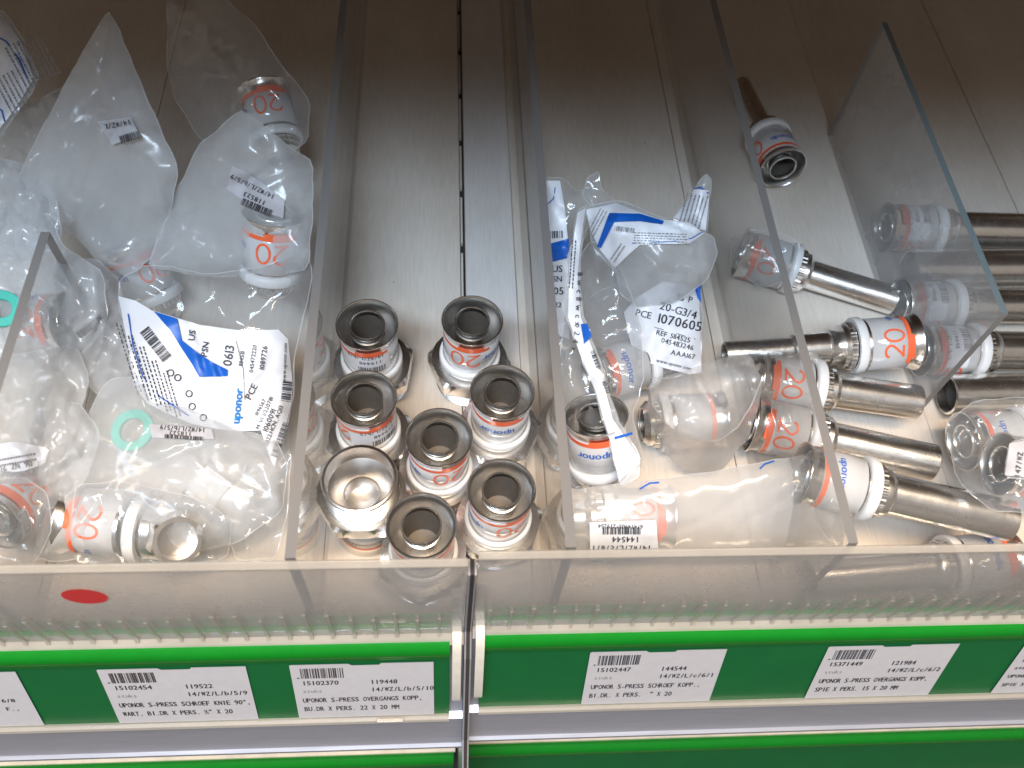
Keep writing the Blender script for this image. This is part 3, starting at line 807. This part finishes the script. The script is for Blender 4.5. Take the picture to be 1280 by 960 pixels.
f.marks('lettering', [gx(scribble(0, 0, 60, 50, 9, 5), 6, 60, -62), gx(scribble(0, 0, 50, 30, 5, 6), -8, 100, -62)], M['ink_grey'], 1.2, pt)
f.marks('blue_line', [ribbon([(-10, 42), (8, 52), (24, 74), (34, 98)], 2.0), ribbon([(-10, 130), (2, 138), (6, 152)], 2.0)], M['blue'], 1.3, pt)
f = bag('clear bag at the left edge lit pale blue, in front of the tall grey bag', [(-14, 262, 56), (30, 254, 60), (58, 268, 62), (84, 312, 60), (130, 340, 56), (134, 402, 46), (108, 440, 36), (60, 452, 30), (20, 446, 34), (-14, 452, 34)], 'film_mid', bulge=9, crum=9, freq=.026, seed=5)
pt = f.patch('sticker', [(90, 412), (128, 384), (134, 398), (100, 428)], M['film_milky'], 1.0, f.t)
f.marks('lettering', [gx(bars(0, 0, 38, 9, 20, 8), 100, 424, 38)], M['ink_grey'], 1.4, pt)
f = bag('hazy bag along the left edge below the pale blue one', [(-14, 450, 40), (40, 440, 42), (94, 430, 40), (112, 470, 40), (96, 530, 38), (72, 600, 32), (40, 612, 30), (-14, 600, 34)], 'film_mid', bulge=9, crum=8, freq=.024, seed=6)
pt = f.patch('printed_panel', [(-12, 556), (18, 552), (62, 560), (56, 580), (26, 590), (-12, 588)], M['print_sheet'], .9, f.t, smooth=1)
f.marks('lettering', [tx('5114527', 44, 586, 190, 11, .5), tx('06 NZ 204', 40, 575, 190, 11, .5), gx(scribble(0, 0, 50, 14, 2, 6), 44, 566, 190)], M['ink_grey'], 1.4, pt)
f = bag('clear bag in the front left corner over an orange banded fitting', [(-14, 600, 40), (30, 596, 44), (58, 616, 42), (66, 660, 34), (44, 704, 20), (-14, 706, 20)], 'film', bulge=10, crum=6, seed=7)

f = bag('pale bag with a small barcode sticker 118523, second row at the left', [(298, 139, 116), (316, 146, 116), (352, 176, 108), (392, 204, 96), (391, 262, 84), (387, 336, 66), (340, 344, 56), (262, 346, 50), (186, 334, 44), (200, 290, 56), (222, 238, 72), (246, 184, 92)], 'film_milky', bulge=9, crum=6, freq=.016, seed=8)
pt = f.patch('sticker', [(290, 208), (304, 213), (330, 230), (356, 250), (354, 273), (320, 262), (283, 236)], M['paper'], 1.2, f.t)
f.marks('lettering', [tx('14/WZ/L/b/5/9', 344, 244, 154, 8.5, .55), tx('118523', 333, 252, 155, 8.5, .6), gx(bars(0, 0, 42, 9, 22, 8), 341, 263, 157)], M['ink'], 1.7, pt)
f = bag('glossy crumpled bag carrying the large white label with blue diagonal', [(184, 330, 52), (262, 342, 60), (330, 334, 66), (386, 308, 66), (390, 352, 62), (378, 400, 56), (368, 440, 52), (366, 500, 46), (345, 588, 36), (320, 560, 36), (250, 540, 36), (184, 516, 38), (164, 446, 46), (148, 374, 52), (150, 350, 54)], 'film', bulge=12, crum=5, freq=.012, seed=9)
lab = [(148, 370), (170, 376), (190, 388), (250, 406), (300, 413), (348, 412), (360, 424), (366, 480), (364, 505), (354, 545), (343, 584), (338, 574), (326, 538), (300, 539), (268, 536), (240, 530), (205, 515), (184, 504), (166, 480), (160, 432)]
pt = f.patch('printed_panel', lab, M['print_sheet'], 1.2, f.t)
f.blob('blue_band', [[(192, 389), (221, 398), (227, 425), (246, 440), (264, 452), (284, 462), (284, 470), (249, 471), (240, 455), (228, 437), (213, 413)]], M['blue'], 2.2, pt)
K = []
K.append(tx('US', 243, 426, 82, 12)); K.append(tx('PSN', 258, 446, 80, 11)); K.append(tx('0613', 289, 458, 82, 16))
K.append(tx('8114531', 303, 458, 82, 7.5)); K.append(tx('045472220', 316, 466, 82, 7.5)); K.append(tx('1089726', 330, 462, 82, 9))
K.append(tx('PCE', 313, 500, 62, 12)); K.append(tx('1060091', 334, 540, 68, 10)); K.append(tx('1896567', 322, 520, 62, 7)); K.append(tx('M VI 1/220781', 324, 537, 66, 7.5))
K.append(tx('2022.HCN_AQ13', 334, 558, 68, 7.5)); K.append(gx(bars(0, 0, 46, 9, 24, 5), 347, 572, 70)); K.append(gx(bars(0, 0, 26, 12, 14, 6), 363, 502, 84))
K.append(tx('www.uponor.com', 357, 478, 88, 6.5)); K.append(gx(bars(0, 0, 48, 14, 26, 7), 214, 444, 128)); K.append(ribbon([(295, 426), (304, 462), (306, 500)], .8))
for q in range(5): K.append(gx(scribble(0, 0, 90 - q * 8, 9, 2, q), 178 + q * 12, 492 + q * 7, 107))
for (x, y) in ((213, 466), (222, 472), (236, 492), (240, 508), (254, 522)): K.append(gx(ribbon([(4 * math.cos(t), 4 * math.sin(t)) for t in [k_ * PI / 5 for k_ in range(10)]], 1.4, True), x, y, 0))
f.marks('lettering', K, M['ink'], 1.9, pt)
f.marks('logo', [tx('uponor', 299, 530, 84, 15, bold=.08)], M['skyblue'], 2.0, pt)
f.marks('blue_line', [ribbon([(160, 392), (166, 430), (178, 470), (200, 496), (236, 520)], 1.6)], M['blue'], 1.8, pt)

f = bag('large hazy bag over the elbow fittings, small barcode strip on it', [(134, 474, 40), (170, 470, 44), (214, 500, 46), (290, 535, 48), (344, 548, 46), (360, 580, 42), (352, 640, 34), (300, 676, 26), (250, 690, 18), (150, 700, 14), (50, 700, 14), (44, 674, 18), (72, 610, 30), (104, 530, 38)], 'film_milky', bulge=12, crum=8, freq=.014, seed=10)
pt = f.patch('sticker', [(186, 530), (264, 536), (268, 549), (190, 547)], M['paper'], 1.2, f.t)
f.marks('lettering', [tx('14/WZ/L/b/5/9', 257, 535, 176, 8, .55), tx('118522', 240, 540, 176, 8, .6), gx(bars(0, 0, 50, 5, 22, 8), 254, 546, 176)], M['ink'], 1.7, pt)
f = bag('small crinkled bag at the front lip over the numbered elbow', [(96, 606, 44), (150, 602, 50), (216, 616, 54), (262, 628, 52), (290, 650, 44), (284, 700, 22), (200, 706, 16), (100, 704, 16), (88, 680, 20), (90, 640, 36)], 'film', bulge=10, crum=7, freq=.022, seed=11)

f = bag('loose clear film bunched between the tall grey bag and the big white label', [(70, 330, 40), (120, 322, 46), (150, 352, 44), (156, 420, 40), (172, 470, 36), (130, 500, 30), (96, 470, 30), (84, 400, 34)], 'film_mid', bulge=8, crum=9, freq=.03, seed=31)
f = bag('crumpled film filling the corner under the hazy left edge bag', [(40, 520, 36), (96, 500, 40), (126, 540, 40), (108, 600, 36), (62, 640, 30), (30, 600, 30)], 'film_mid', bulge=8, crum=9, freq=.032, seed=32)
f = bag('folded clear film beside the divider right of the elbow nut', [(296, 600, 44), (340, 590, 46), (364, 560, 46), (360, 640, 34), (344, 696, 20), (296, 700, 18), (280, 660, 30)], 'film', bulge=8, crum=8, freq=.026, seed=33)
f = bag('crumpled film heaped along the left edge above the far left divider', [(-12, 196, 62), (30, 204, 66), (66, 236, 66), (80, 290, 60), (50, 330, 52), (10, 322, 50), (-12, 330, 50)], 'film_mid', bulge=8, crum=10, freq=.032, seed=34)
# --- middle right bin
G5 = 'plastic bags heaped in the compartment right of the standing couplings'
f = bag('narrow printed bag pressed against the clear divider, blue band low', [(682, 222, 78), (702, 222, 80), (720, 240, 74), (736, 234, 76), (742, 262, 70), (722, 320, 60), (720, 400, 48), (712, 430, 40), (700, 470, 30), (690, 420, 40), (684, 320, 56)], 'film', G5, bulge=6, crum=4, seed=12)
pt = f.patch('printed_panel', [(683, 226), (700, 226), (706, 260), (712, 320), (712, 424), (700, 420), (690, 400), (686, 320)], M['print_sheet'], 1.0, f.t)
f.blob('blue_band', [[(686, 305), (711, 298), (711, 322), (687, 328)]], M['blue'], 1.8, pt)
f.marks('lettering', [tx('US', 690, 340, 0, 12), tx('SN', 691, 352, 0, 10), tx('05', 692, 368, 0, 13), gx(bars(0, 0, 16, 9, 9, 6), 688, 298, 3), tx('22', 693, 384, 0, 9)], M['ink'], 1.5, pt)
f.marks('ink_line', [ribbon([(683, 256), (692, 248), (694, 234)], 1.2)], M['blue'], 1.5, pt)
f = bag('bag with the tall white label 1070605 lying flat', [(778, 350, 40), (830, 340, 46), (868, 352, 44), (880, 400, 36), (874, 460, 28), (840, 474, 24), (806, 470, 24), (790, 440, 30), (730, 420, 30), (736, 370, 36)], 'film', G5, bulge=6, crum=4, seed=13)
pt = f.patch('printed_panel', [(796, 372), (828, 352), (866, 356), (874, 372), (877, 466), (862, 468), (830, 460), (794, 448), (786, 420), (780, 390)], M['print_sheet'], 1.0, f.t)
K = [tx('SS P', 845, 374, -14, 11), tx('20-G3/4', 824, 386, -16, 14), tx('PCE', 794, 394, -14, 12), tx('1070605', 822, 403, -12, 17), tx('REF 5114525', 820, 418, -14, 9), tx('045483246', 826, 428, -14, 9), tx('AAA167', 838, 443, -12, 9), tx('www.uponor.com', 820, 452, -14, 6), ribbon([(818, 409), (870, 424)], .7)]
f.marks('lettering', K, M['ink'], 1.5, pt)
f.blob('blue_band', [[(868, 357), (876, 356), (876, 378), (872, 372)]], M['blue'], 2.0, pt)
f = bag('rolled bag whose printed label folds over its top with a blue bracket', [(734, 256, 78), (780, 250, 84), (826, 272, 84), (860, 284, 82), (892, 296, 76), (897, 318, 70), (884, 350, 58), (846, 378, 48), (800, 384, 44), (776, 368, 48), (768, 340, 56), (740, 306, 68)], 'film_milky', G5, bulge=12, crum=5, seed=14)
pt = f.patch('printed_panel', [(732, 262), (770, 254), (824, 274), (862, 278), (880, 292), (862, 304), (800, 306), (786, 318), (768, 336), (750, 312), (738, 288)], M['print_sheet'], 1.2, f.t)
f.blob('blue_bracket', [[(746, 308), (760, 270), (762, 266), (800, 267), (830, 276), (828, 280), (800, 276), (768, 277), (751, 310)]], M['blue'], 2.2, pt)
f.marks('lettering', [gx(bars(0, 0, 26, 6, 14, 6), 768, 288, -8), gx(scribble(0, 0, 66, 16, 5, 5), 792, 304, -2), gx(scribble(0, 0, 36, 12, 3, 7), 742, 296, 62), gx(scribble(0, 0, 24, 10, 2, 9), 768, 328, 56)], M['ink_grey'], 1.8, pt)
f.marks('blue_line', [ribbon([(790, 304), (840, 302), (864, 298), (878, 290)], 1.1)], M['blue'], 1.8, pt)
f = bag('printed cone shaped bag tip pointing up behind the rolled bag', [(884, 218, 92), (889, 224, 92), (887, 250, 84), (884, 290, 72), (870, 290, 70), (840, 272, 72), (862, 246, 82), (874, 228, 90)], 'film_milky', G5, bulge=7, crum=1.0, seed=15, step=3.5)
pt = f.patch('printed_panel', [(868, 236), (886, 238), (886, 252), (882, 288), (868, 286), (842, 272), (860, 250)], M['print_sheet'], 1.0, f.t)
f.marks('lettering', [gx(scribble(0, 0, 40, 30, 6, 5), 874, 286, 74)], M['ink_grey'], 1.5, pt)
f.marks('blue_line', [ribbon([(868, 236), (876, 234), (886, 242)], 1.6)], M['blue'], 1.5, pt)
f = bag('clear crumpled bag around the standing bagged coupling', [(700, 440, 60), (716, 330, 66), (740, 300, 70), (776, 330, 62), (800, 400, 50), (806, 470, 40), (790, 520, 34), (806, 580, 20), (770, 612, 8), (712, 608, 8), (704, 540, 30)], 'film', G5, bulge=10, crum=7, freq=.02, seed=16)
f = bag('printed bag seen on edge as a long narrow strip of lettering', [(722, 262, 92), (734, 256, 92), (728, 300, 88), (724, 340, 84), (728, 390, 78), (742, 430, 72), (756, 470, 66), (770, 520, 58), (800, 570, 48), (798, 596, 44), (776, 608, 40), (764, 560, 48), (744, 490, 60), (716, 420, 72), (706, 390, 78), (710, 330, 86)], 'film_milky', G5, bulge=3, crum=2, seed=17, step=3.5)
pt = f.patch('printed_panel', [(722, 266), (732, 260), (725, 310), (722, 350), (726, 396), (740, 434), (754, 478), (766, 524), (800, 574), (774, 602), (764, 556), (744, 488), (724, 440), (710, 396), (712, 330)], M['print_sheet'], 1.0, f.t, step=4)
for q_ in ([(726, 405), (734, 404), (740, 420), (730, 430)], [(768, 546), (790, 540), (791, 543), (769, 549)]): f.blob('blue_patch', [q_], M['blue'], 2.2, pt)
f.marks('lettering', [tx('8 w c 8 w c x', 722, 340, -93, 10), tx('o 2 4 x', 720, 404, -100, 10), gx(scribble(0, 0, 60, 8, 2, 3), 715, 300, -94), gx(bars(0, 0, 24, 6, 12, 4), 738, 440, -70), tx('1070', 752, 478, -68, 9)], M['ink'], 1.6, pt)
f = bag('milky bag with a wide open mouth curled beside the reducers', [(812, 482, 58), (816, 506, 56), (830, 528, 54), (850, 543, 53), (876, 552, 52), (900, 550, 54), (922, 534, 58), (940, 505, 62), (952, 474, 62), (948, 512, 46), (934, 548, 30), (906, 584, 14), (884, 594, 8), (850, 586, 8), (824, 556, 16), (810, 520, 30)], 'film_dense', G5, bulge=2, crum=3, freq=.016, seed=18)
f2 = Film([(812, 482, 58), (840, 468, 60), (880, 454, 64), (920, 443, 68), (940, 445, 68), (952, 474, 62), (940, 505, 62), (922, 534, 58), (900, 550, 54), (876, 552, 52), (850, 543, 53), (830, 528, 54), (816, 506, 56)], bulge=-22, crum=10, freq=.022, seed=18)
f2.base = f.base; f2.sheet('mouth_lining', f.t, M['film_dense'], 1, 3.5)
g2 = ribbon([(812, 482), (816, 506), (830, 528), (850, 543), (876, 552), (900, 550), (922, 534), (940, 505), (952, 474)], 2.0)
obj('rolled_edge', f2.place(g2[0], 2.0), g2[1], M['film_dense'], f.t)
f = bag('large flat bag at the front lip with an upside down barcode sticker 144544', [(708, 612, 34), (760, 606, 40), (850, 596, 44), (940, 580, 48), (1010, 568, 48), (1030, 576, 46), (1046, 610, 40), (1056, 660, 30), (1050, 694, 16), (960, 698, 14), (820, 700, 14), (716, 700, 14), (704, 660, 24)], 'film_dense', G5, bulge=10, crum=3, freq=.012, seed=19)
pt = f.patch('sticker', [(737, 653), (820, 650), (824, 698), (738, 700)], M['print_sheet'], 3.2, f.t)
f.marks('lettering', [tx('6/414905*219254', 804, 656, 179, 7.5, .5), gx(bars(0, 0, 48, 9, 26, 8), 801, 659, 180), tx('144544', 800, 671, 180, 10, .58), tx('14/WZ/L/c/6/1', 815, 682, 180, 10, .58)], M['ink'], 3.9, pt)
f.marks('blue_line', [ribbon([(800, 611), (812, 604), (824, 603)], 2.0), ribbon([(950, 586), (956, 580), (968, 576)], 2.0)], M['blue'], 1.0, f.t)
f = bag('clear bag end folded under the divider beside the front reducer', [(1008, 566, 52), (1036, 560, 54), (1052, 600, 50), (1060, 650, 40), (1052, 690, 26), (1024, 660, 34), (1006, 610, 44)], 'film', G5, bulge=8, crum=6, seed=20)
f = bag('small scrap of clear film on top of the printed strip bag', [(734, 222, 80), (748, 214, 84), (752, 236, 80), (772, 252, 74), (740, 262, 72), (728, 244, 76)], 'film', G5, bulge=4, crum=4, seed=21)
f = bag('torn clear bag flap on the far left reducer sleeve', [(914, 300, 30), (940, 286, 36), (976, 292, 36), (1000, 306, 32), (990, 348, 24), (952, 360, 18), (912, 330, 18)], 'film', G5, bulge=4, crum=3, seed=22)
f = bag('clear crumpled bag over the reducer mouths at the right edge', [(1180, 530, 50), (1220, 500, 60), (1300, 496, 70), (1300, 640, 66), (1240, 640, 60), (1196, 600, 50)], 'film', G5, bulge=8, crum=6, seed=41)
f = bag('paper flag label hanging over the reducers at the right edge', [(1262, 552, 84), (1300, 545, 86), (1300, 602, 84), (1254, 596, 82)], 'film', G5, cat='hanging label', bulge=1, crum=.5, seed=23)
pt = f.patch('sticker', [(1262, 554), (1296, 548), (1296, 598), (1256, 594)], M['paper'], .8, f.t)
f.marks('lettering', [tx('147/WZ', 1275, 598, 82, 10, .55), tx('14905', 1288, 598, 82, 9, .55)], M['ink'], 1.3, pt)
